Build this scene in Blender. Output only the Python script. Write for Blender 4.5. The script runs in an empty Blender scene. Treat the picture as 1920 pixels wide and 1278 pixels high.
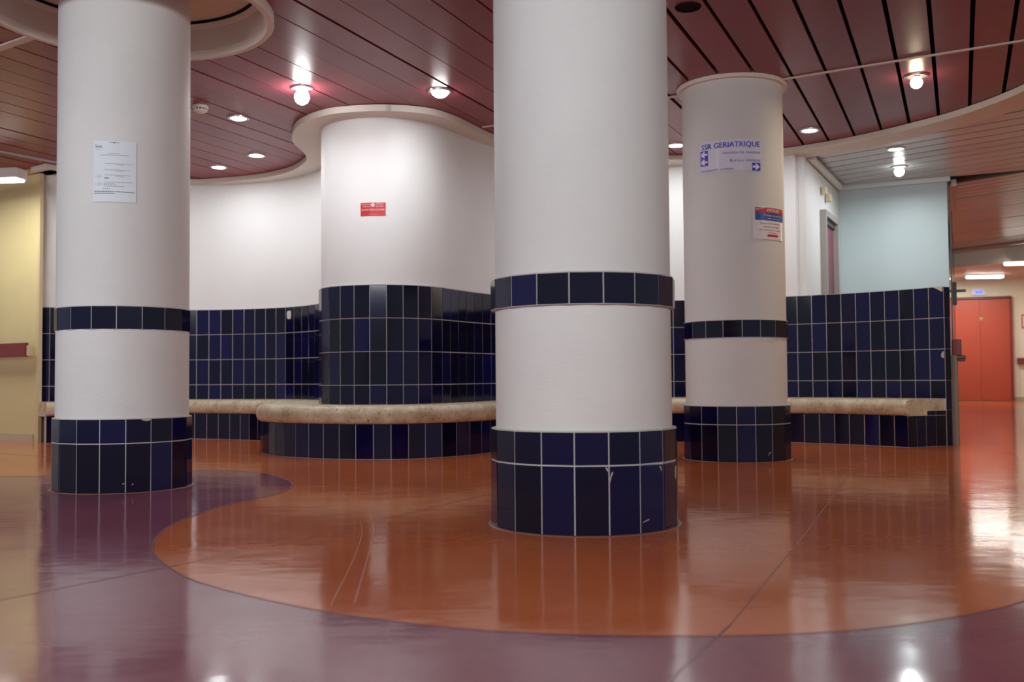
import bpy, bmesh, math, random
from mathutils import Vector, Matrix
random.seed(7)
S = bpy.context.scene
COL = S.collection
PI = math.pi

# ------------------------------------------------------------------ camera
CAM_H = 0.5859
cam_d = bpy.data.cameras.new('camera')
cam = bpy.data.objects.new('camera', cam_d)
COL.objects.link(cam)
pit, rol = math.radians(2.10), math.radians(-0.4417)
rt, fw, up = Vector((1, 0, 0)), Vector((0, math.cos(pit), math.sin(pit))), Vector((0, -math.sin(pit), math.cos(pit)))
c_, s_ = math.cos(rol), math.sin(rol)
R2, U2 = c_ * rt + s_ * up, c_ * up - s_ * rt
M = Matrix((R2, U2, -fw)).transposed().to_4x4()
M.translation = (0, 0, CAM_H)
cam.matrix_world = M
cam_d.sensor_width = 36.0
cam_d.lens = 1867.0 / 1920.0 * 36.0
cam_d.clip_start = 0.05
cam_d.dof.use_dof = True
cam_d.dof.focus_distance = 5.5
cam_d.dof.aperture_fstop = 2.8
S.camera = cam

# ------------------------------------------------------------------ world, exposure, big lights
S.view_settings.view_transform = 'Standard'
S.view_settings.look = 'None'
S.view_settings.exposure = 0.30
S.view_settings.gamma = 1.0
S.view_settings.use_curve_mapping = False
S.cycles.use_denoising = True
S.cycles.max_bounces = 8
S.cycles.diffuse_bounces = 4
S.cycles.glossy_bounces = 4
S.cycles.sample_clamp_indirect = 6.0
W = bpy.data.worlds.new('world')
S.world = W
W.use_nodes = True
W.node_tree.nodes['Background'].inputs[0].default_value = (0.86, 0.92, 1.0, 1)
W.node_tree.nodes['Background'].inputs[1].default_value = 0.30


def area(name, loc, size, power, color=(1, 1, 1), size_y=None, aim=None, spread=PI):
    l = bpy.data.lights.new(name, 'AREA')
    l.energy = power
    l.color = color
    l.size = size
    l.spread = spread
    if size_y:
        l.shape = 'RECTANGLE'
        l.size_y = size_y
    else:
        l.shape = 'DISK'
    o = bpy.data.objects.new(name, l)
    COL.objects.link(o)
    o.location = loc
    if aim is not None:
        o.rotation_euler = (Vector(aim) - Vector(loc)).to_track_quat('-Z', 'Y').to_euler()
    return o


# unseen fill lights added behind and beside the camera, standing in for hall lamps
area('hall_fill_light', (-2.6, -1.7, 2.48), 2.8, 92, (0.92, 0.97, 1.0), 0.36, (-2.0, 5.5, 1.75))
area('hall_fill_light', (1.8, -1.7, 2.48), 2.8, 88, (0.96, 0.98, 0.98), 0.36, (1.4, 6.0, 1.75))
area('hall_fill_light', (-3.9, 1.4, 2.5), 0.9, 38, (0.92, 0.97, 1.0), 0.6, (-2.6, 5.5, 1.7))
area('hall_fill_light', (-4.6, 3.9, 2.58), 1.2, 34, (0.88, 0.95, 1.0), 0.5)
area('hall_fill_light', (5.6, 4.2, 2.58), 1.2, 24, (1.0, 0.90, 0.78), 0.5)


# ------------------------------------------------------------------ materials
def mat(name, col, rough=0.5, spec=0.5, metal=0.0, emit=None, estr=0.0):
    m = bpy.data.materials.new(name)
    m.use_nodes = True
    b = m.node_tree.nodes['Principled BSDF']
    b.inputs['Base Color'].default_value = (*col, 1)
    b.inputs['Roughness'].default_value = rough
    b.inputs['Specular IOR Level'].default_value = spec
    b.inputs['Metallic'].default_value = metal
    if emit:
        b.inputs['Emission Color'].default_value = (*emit, 1)
        b.inputs['Emission Strength'].default_value = estr
    return m


def sr(r, g, b):
    f = lambda v: (v / 255 / 12.92) if v / 255 < 0.04045 else ((v / 255 + 0.055) / 1.055) ** 2.4
    return (f(r), f(g), f(b))


class N:
    def __init__(s, m):
        s.t = m.node_tree
        s.b = s.t.nodes['Principled BSDF']

    def n(s, typ, **kw):
        x = s.t.nodes.new(typ)
        for k, v in kw.items():
            setattr(x, k, v)
        return x

    def l(s, a, b):
        s.t.links.new(a, b)

    def coord(s, scale=(1, 1, 1), src='Object'):
        tc = s.n('ShaderNodeTexCoord')
        mp = s.n('ShaderNodeMapping')
        mp.inputs['Scale'].default_value = scale
        s.l(tc.outputs[src], mp.inputs[0])
        return mp.outputs[0]

    def noise(s, vec, scale, detail=4, rough=0.5):
        x = s.n('ShaderNodeTexNoise')
        x.inputs['Scale'].default_value = scale
        x.inputs['Detail'].default_value = detail
        x.inputs['Roughness'].default_value = rough
        s.l(vec, x.inputs['Vector'])
        return x.outputs['Fac']

    def ramp(s, fac, stops):
        x = s.n('ShaderNodeValToRGB')
        e = x.color_ramp.elements
        while len(e) < len(stops):
            e.new(0.5)
        for el, (p, c) in zip(e, stops):
            el.position = p
            el.color = (*c, 1) if len(c) == 3 else c
        s.l(fac, x.inputs[0])
        return x.outputs[0]

    def mix(s, fac, a, b, blend='MIX'):
        x = s.n('ShaderNodeMix', data_type='RGBA', blend_type=blend)
        for i, v in ((0, fac), (6, a), (7, b)):
            if hasattr(v, 'links') or hasattr(v, 'is_linked'):
                s.l(v, x.inputs[i])
            else:
                x.inputs[i].default_value = v if i == 0 else (*v, 1)
        return x.outputs[2]

    def bump(s, h, strength, dist=0.01, prev=None):
        x = s.n('ShaderNodeBump')
        x.inputs['Strength'].default_value = strength
        x.inputs['Distance'].default_value = dist
        s.l(h, x.inputs['Height'])
        if prev is not None:
            s.l(prev, x.inputs['Normal'])
        s.l(x.outputs[0], s.b.inputs['Normal'])
        return x.outputs[0]

    def math(s, op, a, b=None):
        x = s.n('ShaderNodeMath', operation=op)
        for i, v in ((0, a), (1, b)):
            if v is None:
                continue
            if hasattr(v, 'is_linked'):
                s.l(v, x.inputs[i])
            else:
                x.inputs[i].default_value = v
        return x.outputs[0]


def paint(name, col, dirt=0.08, rough=0.55, weave=0.12):
    m = mat(name, col, rough, 0.35)
    k = N(m)
    v = k.coord()
    d = k.noise(v, 1.6, 5, 0.6)
    d2 = k.noise(k.coord((9, 9, 22)), 1.0, 4, 0.7)
    f = k.ramp(d, [(0.35, (0, 0, 0)), (0.75, (1, 1, 1))])
    dk = tuple(c * (1 - dirt * 2.2) for c in col)
    col1 = k.mix(f, col, tuple(c * (1 - dirt) for c in col))
    f2 = k.ramp(d2, [(0.70, (0, 0, 0)), (0.80, (0.5, 0.5, 0.5))])
    k.l(k.mix(f2, col1, dk), k.b.inputs['Base Color'])
    w = k.noise(k.coord((40, 40, 260)), 1.0, 2)
    k.bump(w, weave, 0.006)
    return m


WHITE = paint('white_wallcovering', (0.735, 0.738, 0.735), 0.05)
COLUMN = paint('column_wallcovering', (0.685, 0.68, 0.665), 0.10, 0.6, 0.22)
YELLOW = paint('yellow_paint', sr(214, 202, 152), 0.10, 0.5, 0.05)
BLUEGREY = paint('pale_blue_grey_paint', sr(184, 198, 200), 0.06, 0.45, 0.05)
CREAM = paint('cream_paint', sr(234, 228, 208), 0.05, 0.5, 0.05)
RIM = paint('cream_soffit_paint', sr(222, 215, 204), 0.06, 0.5, 0.03)
GREYBASE = paint('grey_ledge_paint', sr(150, 140, 128), 0.12, 0.5, 0.05)
GROUT = mat('grout', sr(186, 182, 184), 0.9, 0.2)
GROUTC = mat('pale_mortar', sr(192, 186, 178), 0.85, 0.2)
BEIGE = mat('bare_mortar', sr(168, 140, 112), 0.9, 0.2)
BURG_W = mat('burgundy_rail', sr(122, 38, 36), 0.4)
METAL = mat('brushed_metal', (0.55, 0.55, 0.56), 0.3, 0.5, 1.0)
DARKM = mat('dark_metal', (0.035, 0.035, 0.038), 0.35)
PLASTIC = mat('white_plastic', sr(225, 222, 214), 0.4)
VOID = mat('plenum_black', (0.010, 0.008, 0.009), 0.9, 0.1)
EMIT = mat('lamp_glow', (1, 1, 1), 0.5, 0.5, 0, (1.0, 0.98, 0.94), 24)
EMITW = mat('warm_lamp_glow', (1, 1, 1), 0.5, 0.5, 0, (1.0, 0.84, 0.55), 34)
EMITB = mat('bare_bulb_glow', (1, 1, 1), 0.5, 0.5, 0, (1.0, 0.99, 0.97), 48)
EMITC = mat('cool_lamp_glow', (1, 1, 1), 0.5, 0.5, 0, (0.93, 1.0, 0.99), 15)
EMITT = mat('tube_glow', (1, 1, 1), 0.5, 0.5, 0, (1.0, 0.97, 0.90), 9)
BLUESCR = mat('blue_screen', (0, 0, 0), 0.3, 0.5, 0, sr(70, 100, 255), 1.6)
CHIPM = mat('chipped_biscuit', sr(176, 170, 162), 0.8)
PAPER = mat('white_paper', sr(214, 221, 228), 0.5)
INK = mat('grey_ink', sr(158, 162, 170), 0.7)
INKD = mat('dark_ink', sr(104, 106, 112), 0.7)
SIGNRED = mat('sign_red', sr(190, 40, 42), 0.35)
SIGNBLUE = mat('sign_blue', sr(40, 84, 160), 0.3)
TXTBLUE = mat('text_blue', sr(48, 66, 200), 0.3)
TXTBLUE2 = mat('text_pale_blue', sr(104, 104, 168), 0.35)
TXTWHITE = mat('text_white', sr(232, 222, 226), 0.4)
TXTRED = mat('text_red', sr(170, 60, 60), 0.4)
BURGDOOR = mat('plum_door_paint', sr(120, 58, 74), 0.35)
FRAMEG = mat('grey_frame_paint', sr(150, 144, 140), 0.4)

# glossy laminate film of the column signs
LAM = mat('laminated_sheet', sr(224, 224, 238), 0.06, 0.6)
LAM.node_tree.nodes['Principled BSDF'].inputs['Coat Weight'].default_value = 0.6

# navy glazed tile, each a little different
TILE = mat('navy_glaze', (0.006, 0.006, 0.04), 0.09, 0.36)
k = N(TILE)
oi = k.n('ShaderNodeObjectInfo')
tc = k.ramp(oi.outputs['Random'], [(0.0, (0.0020, 0.0015, 0.012)), (0.4, (0.0025, 0.0018, 0.019)), (0.75, (0.0032, 0.0023, 0.033)), (1.0, (0.0048, 0.0036, 0.052))])
k.l(tc, k.b.inputs['Base Color'])
nz = k.noise(k.coord((1, 1, 1)), 2.0, 1)
k.bump(nz, 0.02, 0.01)

# stone of the bench
STONE = mat('tan_stone', sr(186, 160, 122), 0.55, 0.35)
k = N(STONE)
v = k.coord()
a = k.noise(v, 9, 6, 0.7)
base = k.ramp(a, [(0.34, sr(164, 146, 116)), (0.5, sr(190, 175, 148)), (0.66, sr(208, 198, 178))])
pits = k.noise(k.coord((1, 1, 1.5)), 34, 3, 0.6)
pf = k.ramp(pits, [(0.61, (0, 0, 0)), (0.68, (0.8, 0.8, 0.8))])
k.l(k.mix(pf, base, sr(92, 66, 42)), k.b.inputs['Base Color'])
k.bump(a, 0.2, 0.01)


def floor_mat(name, c1, c2):
    m = mat(name, c1, 0.16, 0.5)
    k = N(m)
    v = k.coord()
    a = k.noise(v, 1.1, 6, 0.62)
    b = k.noise(k.coord((2.2, 0.9, 1)), 4.0, 5, 0.7)
    f = k.math('ADD', k.math('MULTIPLY', a, 0.6), k.math('MULTIPLY', b, 0.4))
    k.l(k.mix(k.ramp(f, [(0.36, (0, 0, 0)), (0.64, (1, 1, 1))]), c1, c2), k.b.inputs['Base Color'])
    scr = k.noise(k.coord((1.0, 26, 1)), 3.0, 3, 0.6)
    r = k.math('ADD', k.math('MULTIPLY', k.noise(v, 2.3, 4), 0.08), 0.058)
    r = k.math('ADD', r, k.math('MULTIPLY', scr, 0.03))
    k.l(r, k.b.inputs['Roughness'])
    wob = k.noise(k.coord((1, 1, 1)), 3.2, 2, 0.45)
    wob2 = k.noise(k.coord((1.0, 2.2, 1)), 11.0, 2, 0.5)
    n1 = k.bump(wob, 0.10, 0.02)
    k.bump(wob2, 0.035, 0.012, n1)
    return m


FL_OR = floor_mat('orange_resin', sr(186, 94, 46), sr(200, 110, 60))
FL_PU = floor_mat('purple_resin', sr(124, 66, 82), sr(138, 80, 96))
SEAM = mat('dark_weld_seam', sr(70, 24, 34), 0.3)
SEAMO = mat('orange_weld_seam', sr(150, 84, 58), 0.25)
SCRM = mat('scuff', sr(190, 112, 84), 0.3)


def panel_mat(name, c1, c2, rough, smudge=0.5, spec=0.2):
    m = mat(name, c1, rough, spec)
    k = N(m)
    oi = k.n('ShaderNodeObjectInfo')
    c = k.mix(oi.outputs['Random'], c1, c2)
    sm = k.noise(k.coord((3.5, 1.2, 3.5)), 3, 5, 0.7)
    if smudge:
        c = k.mix(k.ramp(sm, [(0.62, (0, 0, 0)), (0.78, (smudge,) * 3)]), c, tuple(x * 0.62 for x in c1))
    k.l(c, k.b.inputs['Base Color'])
    if smudge:
        k.l(k.math('ADD', k.math('MULTIPLY', sm, 0.10), rough - 0.05), k.b.inputs['Roughness'])
    return m


BURG = panel_mat('burgundy_lacquer', sr(132, 56, 68), sr(146, 68, 80), 0.34)
WPAN = panel_mat('white_lacquer', sr(188, 188, 186), sr(198, 198, 195), 0.28, 0.0, 0.4)
RPAN = panel_mat('beige_lacquer', sr(178, 176, 172), sr(186, 184, 180), 0.30, 0.0, 0.4)
REDDOOR = mat('red_orange_door', sr(178, 60, 38), 0.35)
k = N(REDDOOR)
k.l(k.mix(k.noise(k.coord((2, 2, 0.6)), 1.5, 3), sr(172, 60, 30), sr(184, 70, 36)), k.b.inputs['Base Color'])
GLASS = mat('clear_glass', (0.95, 0.97, 0.97), 0.02)
GLASS.node_tree.nodes['Principled BSDF'].inputs['Transmission Weight'].default_value = 1.0
GLASS.node_tree.nodes['Principled BSDF'].inputs['IOR'].default_value = 1.45


# ------------------------------------------------------------------ mesh helpers
def link(name, me, m=None, parent=None, smooth=None):
    o = bpy.data.objects.new(name, me)
    COL.objects.link(o)
    if m is not None and not me.materials:
        me.materials.append(m)
    if parent is not None:
        o.parent = parent
    if smooth:
        for p in me.polygons:
            p.use_smooth = True
        if smooth is not True:
            me.set_sharp_from_angle(angle=smooth)
    return o


def mesh(name, verts, faces, m=None, parent=None, smooth=None):
    me = bpy.data.meshes.new(name)
    me.from_pydata([tuple(v) for v in verts], [], faces)
    bm = bmesh.new()
    bm.from_mesh(me)
    bmesh.ops.recalc_face_normals(bm, faces=bm.faces)
    bm.to_mesh(me)
    bm.free()
    me.update()
    return link(name, me, m, parent, smooth)


def tag(o, label, cat, group=None):
    o['label'] = label
    o['category'] = cat
    if group:
        o['group'] = group
    return o


def struct(o, label=None):
    o['kind'] = 'structure'
    if label:
        o['label'] = label
    return o


def empty(name, loc=(0, 0, 0)):
    o = bpy.data.objects.new(name, None)
    o.empty_display_size = 0.1
    COL.objects.link(o)
    o.location = loc
    return o


def bxv(cx, cy, cz, sx, sy, sz, ang=0.0):
    c, s = math.cos(ang), math.sin(ang)
    vs = []
    for z in (-sz / 2, sz / 2):
        for x, y in ((-sx / 2, -sy / 2), (sx / 2, -sy / 2), (sx / 2, sy / 2), (-sx / 2, sy / 2)):
            vs.append((cx + c * x - s * y, cy + s * x + c * y, cz + z))
    return vs


BXF = [(0, 3, 2, 1), (4, 5, 6, 7), (0, 1, 5, 4), (1, 2, 6, 5), (2, 3, 7, 6), (3, 0, 4, 7)]


def box(name, c, s, m, parent=None, ang=0.0, bevel=0.0):
    o = mesh(name, bxv(*c, *s, ang), BXF, m, parent)
    if bevel:
        bm = bmesh.new()
        bm.from_mesh(o.data)
        bmesh.ops.bevel(bm, geom=bm.edges[:], offset=bevel, segments=2, profile=0.6, affect='EDGES')
        bm.to_mesh(o.data)
        bm.free()
    return o


def wallbox(name, p, q, z0, z1, th, m, parent=None, side=1):
    """vertical slab from p to q (its face), thickness th to the left (side=1) of p->q"""
    d = Vector((q[0] - p[0], q[1] - p[1]))
    d.normalize()
    n = Vector((-d.y, d.x)) * th * side
    b = [p, q, (q[0] + n.x, q[1] + n.y), (p[0] + n.x, p[1] + n.y)]
    return mesh(name, [(x, y, z0) for x, y in b] + [(x, y, z1) for x, y in b], BXF, m, parent)


def lathe(name, prof, loc, m, parent=None, seg=32, smooth=math.radians(40), mat_local=True):
    """prof: list of (r, z); closed when r==0 at ends"""
    vs, fs = [], []
    rings = []
    for r, z in prof:
        if r < 1e-6:
            rings.append([len(vs)])
            vs.append((loc[0], loc[1], loc[2] + z))
        else:
            rings.append(list(range(len(vs), len(vs) + seg)))
            for i in range(seg):
                a = 2 * PI * i / seg
                vs.append((loc[0] + r * math.cos(a), loc[1] + r * math.sin(a), loc[2] + z))
    for A, B in zip(rings, rings[1:]):
        for i in range(seg):
            j = (i + 1) % seg
            if len(A) == 1 and len(B) == 1:
                continue
            if len(A) == 1:
                fs.append((A[0], B[j], B[i]))
            elif len(B) == 1:
                fs.append((A[i], A[j], B[0]))
            else:
                fs.append((A[i], A[j], B[j], B[i]))
    return mesh(name, vs, fs, m, parent, smooth)


def tube(name, pts, r, m, parent=None, seg=8):
    vs, fs = [], []
    P = [Vector(p) for p in pts]
    for i, p in enumerate(P):
        t = (P[min(i + 1, len(P) - 1)] - P[max(i - 1, 0)]).normalized()
        u = t.cross(Vector((0, 0, 1)))
        if u.length < 1e-4:
            u = t.cross(Vector((1, 0, 0)))
        u.normalize()
        w = t.cross(u)
        for k_ in range(seg):
            a = 2 * PI * k_ / seg
            vs.append(p + r * (math.cos(a) * u + math.sin(a) * w))
    for i in range(len(P) - 1):
        for k_ in range(seg):
            j = (k_ + 1) % seg
            fs.append((i * seg + k_, i * seg + j, (i + 1) * seg + j, (i + 1) * seg + k_))
    fs.append(tuple(range(seg)))
    fs.append(tuple(range((len(P) - 1) * seg, len(P) * seg)))
    return mesh(name, vs, fs, m, parent, math.radians(50))


def crom(pts, per):
    """Catmull-Rom through n-D points, 'per' samples per span"""
    n = len(pts)
    out = []
    g = lambda i: pts[min(max(i, 0), n - 1)]
    for i in range(n - 1):
        a, b, c, d = g(i - 1), g(i), g(i + 1), g(i + 2)
        if i == 0:
            a = tuple(2 * x - y for x, y in zip(b, c))
        if i == n - 2:
            d = tuple(2 * x - y for x, y in zip(c, b))
        for s in range(per):
            t = s / per
            out.append(tuple(0.5 * (2 * q + (r - p) * t + (2 * p - 5 * q + 4 * r - w) * t * t + (3 * q - p - 3 * r + w) * t ** 3)
                             for p, q, r, w in zip(a, b, c, d)))
    out.append(tuple(pts[-1]))
    return out


def resample(pts, step=None, n=None):
    L = [0]
    for a, b in zip(pts, pts[1:]):
        L.append(L[-1] + math.dist(a, b))
    if n is None:
        n = max(1, round(L[-1] / step))
    out = []
    j = 0
    for i in range(n + 1):
        s = L[-1] * i / n
        while j < len(L) - 2 and L[j + 1] < s:
            j += 1
        t = (s - L[j]) / max(1e-9, L[j + 1] - L[j])
        out.append(tuple(x + (y - x) * t for x, y in zip(pts[j], pts[j + 1])))
    return out


def offset(pts, d):
    """shift an open polyline towards its right-hand side (the room) by d"""
    out = []
    n = len(pts)
    for i in range(n):
        a, b = pts[max(i - 1, 0)], pts[min(i + 1, n - 1)]
        t = Vector((b[0] - a[0], b[1] - a[1])).normalized()
        out.append((pts[i][0] + t.y * d, pts[i][1] - t.x * d))
    return out


def ribbon(name, A, B, z0, z1, m, parent=None, smooth=None, closed=False):
    """solid band between plan polylines A and B from z0 to z1"""
    n = len(A)
    vs = [(x, y, z0) for x, y in A] + [(x, y, z0) for x, y in B] + [(x, y, z1) for x, y in A] + [(x, y, z1) for x, y in B]
    fs = []
    rng = range(n) if closed else range(n - 1)
    for i in rng:
        j = (i + 1) % n
        fs += [(i, j, n + j, n + i), (2 * n + i, 3 * n + i, 3 * n + j, 2 * n + j), (i, 2 * n + i, 2 * n + j, j), (n + i, n + j, 3 * n + j, 3 * n + i)]
    if not closed:
        fs += [(0, n, 3 * n, 2 * n), (n - 1, 3 * n - 1, 4 * n - 1, 2 * n - 1)]
    return mesh(name, vs, fs, m, parent, smooth)


# one tile mesh, shared by all: 1 x 1 face in XZ looking along -Y, 12 mm deep, arrised edge
def tile_mesh():
    e = 0.010
    d0, d1, d2 = 0.010, 0.0012, 0.0
    q = lambda i, y: [(-0.5 + i, y, -0.5 + i), (0.5 - i, y, -0.5 + i), (0.5 - i, y, 0.5 - i), (-0.5 + i, y, 0.5 - i)]
    vs = q(0, d0) + q(0, d1) + q(e, d2)
    fs = [(8, 9, 10, 11)]
    for a, b in ((0, 4), (4, 8)):
        for i in range(4):
            j = (i + 1) % 4
            fs.append((a + i, a + j, b + j, b + i))
    me = bpy.data.meshes.new('tile')
    me.from_pydata(vs, [], fs)
    me.materials.append(TILE)
    return me


TILE_ME = tile_mesh()
GAP = 0.0062
rt_ = random.Random(3)


def lay_tiles(joints, rows, parent, name='tile', gap=GAP, skip=None):
    """joints: plan polyline of the joints; rows: list of (z0, z1)"""
    for i in range(len(joints) - 1):
        a, b = joints[i], joints[i + 1]
        dx, dy = b[0] - a[0], b[1] - a[1]
        L = math.hypot(dx, dy)
        for r, (z0, z1) in enumerate(rows):
            if skip and skip(i, r):
                continue
            o = bpy.data.objects.new(name, TILE_ME)
            COL.objects.link(o)
            o.parent = parent
            o.location = ((a[0] + b[0]) / 2, (a[1] + b[1]) / 2, (z0 + z1) / 2)
            o.rotation_euler = (rt_.gauss(0, 0.004), 0, math.atan2(dy, dx) + rt_.gauss(0, 0.006))
            o.scale = (L - gap, 1, z1 - z0 - gap)


# ------------------------------------------------------------------ plan curves
P_T = 0.1285
A_J = [(-3.247, 10.242), (-3.118, 10.234), (-2.990, 10.216), (-2.863, 10.192), (-2.738, 10.158), (-2.616, 10.115), (-2.495, 10.067),
       (-2.377, 10.014), (-2.267, 9.946), (-2.164, 9.868), (-2.070, 9.781), (-1.982, 9.686), (-1.902, 9.585)]
B_J = [(-1.506, 7.876), (-1.431, 7.771), (-1.330, 7.691), (-1.213, 7.635), (-1.088, 7.604), (-0.958, 7.604), (-0.834, 7.641), (-0.724, 7.709),
       (-0.628, 7.796), (-0.552, 7.901), (-0.494, 8.016), (-0.435, 8.131), (-0.376, 8.245), (-0.316, 8.359), (-0.248, 8.468)]
R_J = [(2.588, 9.021), (2.700, 8.956), (2.809, 8.885), (2.916, 8.809), (3.017, 8.728), (3.112, 8.640), (3.204, 8.548), (3.292, 8.452), (3.376, 8.352), (3.460, 8.252), (3.542, 8.150)]
left_ext = resample(crom([(-4.630, 9.672), (-4.460, 9.715), (-4.18, 9.90), (-3.85, 10.08), (-3.53, 10.19), A_J[0], A_J[1]], 12)[:-12], P_T)
hid1 = resample(crom([A_J[-2], A_J[-1], (-1.78, 9.36), (-1.68, 9.05), (-1.615, 8.65), (-1.580, 8.28), (-1.552, 8.0), B_J[0], B_J[1]], 12)[12:-12], P_T)
hid2 = resample(crom([B_J[-2], B_J[-1], (-0.09, 8.70), (0.14, 8.98), (0.45, 9.22), (0.85, 9.39), (1.25, 9.46), (1.57, 9.44), (1.95, 9.33), (2.28, 9.19), R_J[0], R_J[1]], 12)[12:-12], P_T)
J_ALC = left_ext[:-1] + A_J + hid1[1:len(hid1) // 2 + 1]
J_BUL = hid1[len(hid1) // 2:-1] + B_J + hid2[1:]
J_LOW = R_J
ZT, ZP, ZB = 1.306, 0.2565, 0.385
ROWS_W = [(ZT - ZP, ZT), (ZT - 2 * ZP, ZT - ZP), (ZT - 3 * ZP, ZT - 2 * ZP), (ZB, ZT - 3 * ZP)]

ZC, ZF = 2.65, 2.60
RIM_P = crom([(-4.40, 9.36), (-4.12, 9.70), (-3.78, 9.98), (-3.292, 10.177), (-2.944, 10.105), (-2.525, 9.933), (-2.164, 9.628), (-1.940, 9.26), (-1.858, 9.0), (-1.843, 8.763),
              (-1.855, 8.50), (-1.832, 8.281), (-1.722, 7.929), (-1.557, 7.681), (-1.386, 7.529), (-1.239, 7.472), (-1.085, 7.440), (-0.940, 7.437), (-0.780, 7.468), (-0.640, 7.530),
              (-0.532, 7.630), (-0.412, 7.814), (-0.290, 8.079), (-0.149, 8.363), (0.08, 8.70), (0.42, 8.98), (0.85, 9.16), (1.20, 9.22), (1.53, 9.243), (1.95, 9.19), (2.477, 8.978),
              (2.649, 8.856), (2.820, 8.714), (2.992, 8.530), (3.144, 8.330), (3.285, 8.115), (3.434, 7.860), (3.545, 7.590), (3.632, 7.270), (3.670, 6.95), (3.66, 6.45), (3.56, 5.85), (3.36, 5.2), (3.1, 4.6)], 8)

# ------------------------------------------------------------------ floor
floor = struct(mesh('floor', [(-9, -5, 0), (16, -5, 0), (16, 25, 0), (-9, 25, 0)], [(0, 1, 2, 3)], FL_OR))
pur_far = crom([(-9, 6.6), (-6, 6.35), (-4.2, 6.22), (-3.166, 6.17), (-2.859, 6.2), (-2.4, 6.42), (-2.083, 6.50), (-1.84, 6.46), (-1.625, 6.32), (-1.423, 6.035), (-1.252, 5.657),
                (-1.194, 5.305), (-1.232, 5.0), (-1.337, 4.70), (-1.378, 4.351), (-1.382, 4.04), (-1.335, 3.74), (-1.245, 3.46), (-1.143, 3.25), (-0.986, 3.0), (-0.851, 2.843),
                (-0.657, 2.667), (-0.488, 2.540), (-0.344, 2.453), (-0.142, 2.357), (0.044, 2.302), (0.224, 2.275), (0.403, 2.265), (0.623, 2.277), (0.833, 2.324), (1.013, 2.399),
                (1.166, 2.485), (1.309, 2.585), (1.75, 3.0), (2.3, 3.7), (2.8, 4.5), (3.6, 5.2), (6.0, 5.8)], 6)
poly = pur_far + [(6.0, -4.9), (-9, -4.9)]
n = len(poly)
pz = 0.0006
me_v = [(x, y, pz) for x, y in poly] + [(x, y, -0.004) for x, y in poly]
mesh('purple_inlay', me_v, [tuple(range(n))] + [(i, (i + 1) % n, n + (i + 1) % n, n + i) for i in range(n)], FL_PU, floor)
j0 = [p for p in pur_far if p[0] > -3.2]
ribbon('inlay_joint', offset(j0, 0.003), offset(j0, -0.003), 0.0002, 0.0011, mat('inlay_joint_resin', sr(74, 22, 46), 0.5, 0.3), floor)


def strip(name, pts, w, m, z1, parent):
    return ribbon(name, offset(pts, w / 2), offset(pts, -w / 2), 0.0001, z1, m, parent)


strip('weld_seam', [(-0.1, 1.0), (0.321, 1.988), (0.511, 2.373)], 0.0035, SEAM, 0.0012, floor)
strip('weld_seam', [(0.511, 2.373), (1.081, 3.712), (1.9, 5.70), (3.113, 8.40)], 0.0035, mat('thin_seam', sr(124, 50, 36), 0.3), 0.0008, floor)
strip('weld_seam', [(-2.6, 0.55), (-1.378, 2.692), (-1.068, 3.172)], 0.003, SEAM, 0.0012, floor)
strip('weld_seam', [(-1.068, 3.172), (-0.734, 3.802), (-0.164, 4.954), (0.5, 6.3)], 0.005, SEAMO, 0.0008, floor)
strip('weld_seam', [(-4.8, 8.50), (-4.172, 8.127), (-3.30, 7.55)], 0.008, SEAMO, 0.0008, floor)
strip('scuff_mark', crom([(-0.417, 2.628), (-0.466, 3.147), (-0.53, 3.792), (-0.602, 4.226), (-0.728, 4.676), (-0.878, 5.114)], 5), 0.003, SCRM, 0.0005, floor)
strip('scuff_mark', crom([(-0.475, 2.60), (-0.512, 3.147), (-0.568, 3.75), (-0.64, 4.18)], 5), 0.0025, SCRM, 0.0005, floor)

# ------------------------------------------------------------------ walls
def curved_wall(name, J, z1=2.78):
    face = offset(J, -0.018)
    o = struct(ribbon(name, face, offset(J, -0.16), 0.0, z1, WHITE, None, math.radians(35)))
    ribbon('grout_bed', offset(J, -0.0035), offset(J, -0.03), 0.0, ZT - 0.002, GROUT, o)
    ribbon('mortar_cap', offset(J, -0.004), offset(J, -0.03), ZT - 0.002, ZT + 0.003, GROUTC, o)
    lay_tiles(J, ROWS_W, o)
    return o


wall_alc = curved_wall('wall_back_left', J_ALC)
wall_bul = curved_wall('wall_back_middle', J_BUL)

# low tiled wall on the right with its tiled end
low_back = offset(J_LOW, -0.15)
low_back[-1], low_back[-2] = (3.592, 8.235), (3.520, 8.330)
low_front = offset(J_LOW, -0.018)
low_front[-1] = (3.548, 8.168)
wall_low = struct(ribbon('wall_right_low', low_front, low_back, 0, ZT - 0.004, GROUT))
ribbon('grout_bed', offset(J_LOW, -0.0035), offset(J_LOW, -0.02), 0.0, ZT - 0.004, GROUT, wall_low)
ribbon('wall_top_cap', offset(J_LOW, -0.006), low_back, ZT - 0.004, ZT + 0.001, GROUTC, wall_low)
lay_tiles(J_LOW, ROWS_W, wall_low)
END_J = [(3.544, 8.151), (3.600, 8.173), (3.655, 8.295), (3.694, 8.382)]
ribbon('grout_bed', offset(END_J, -0.0045), offset(END_J, -0.05), 0.0, ZT - 0.004, mat('dark_grout', sr(96, 92, 94), 0.9), wall_low)
lay_tiles([END_J[0], END_J[1], END_J[3]], ROWS_W[:3] + [(ZB - 0.092, ZT - 3 * ZP), (0.0, ZB - 0.092)], wall_low)

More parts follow.
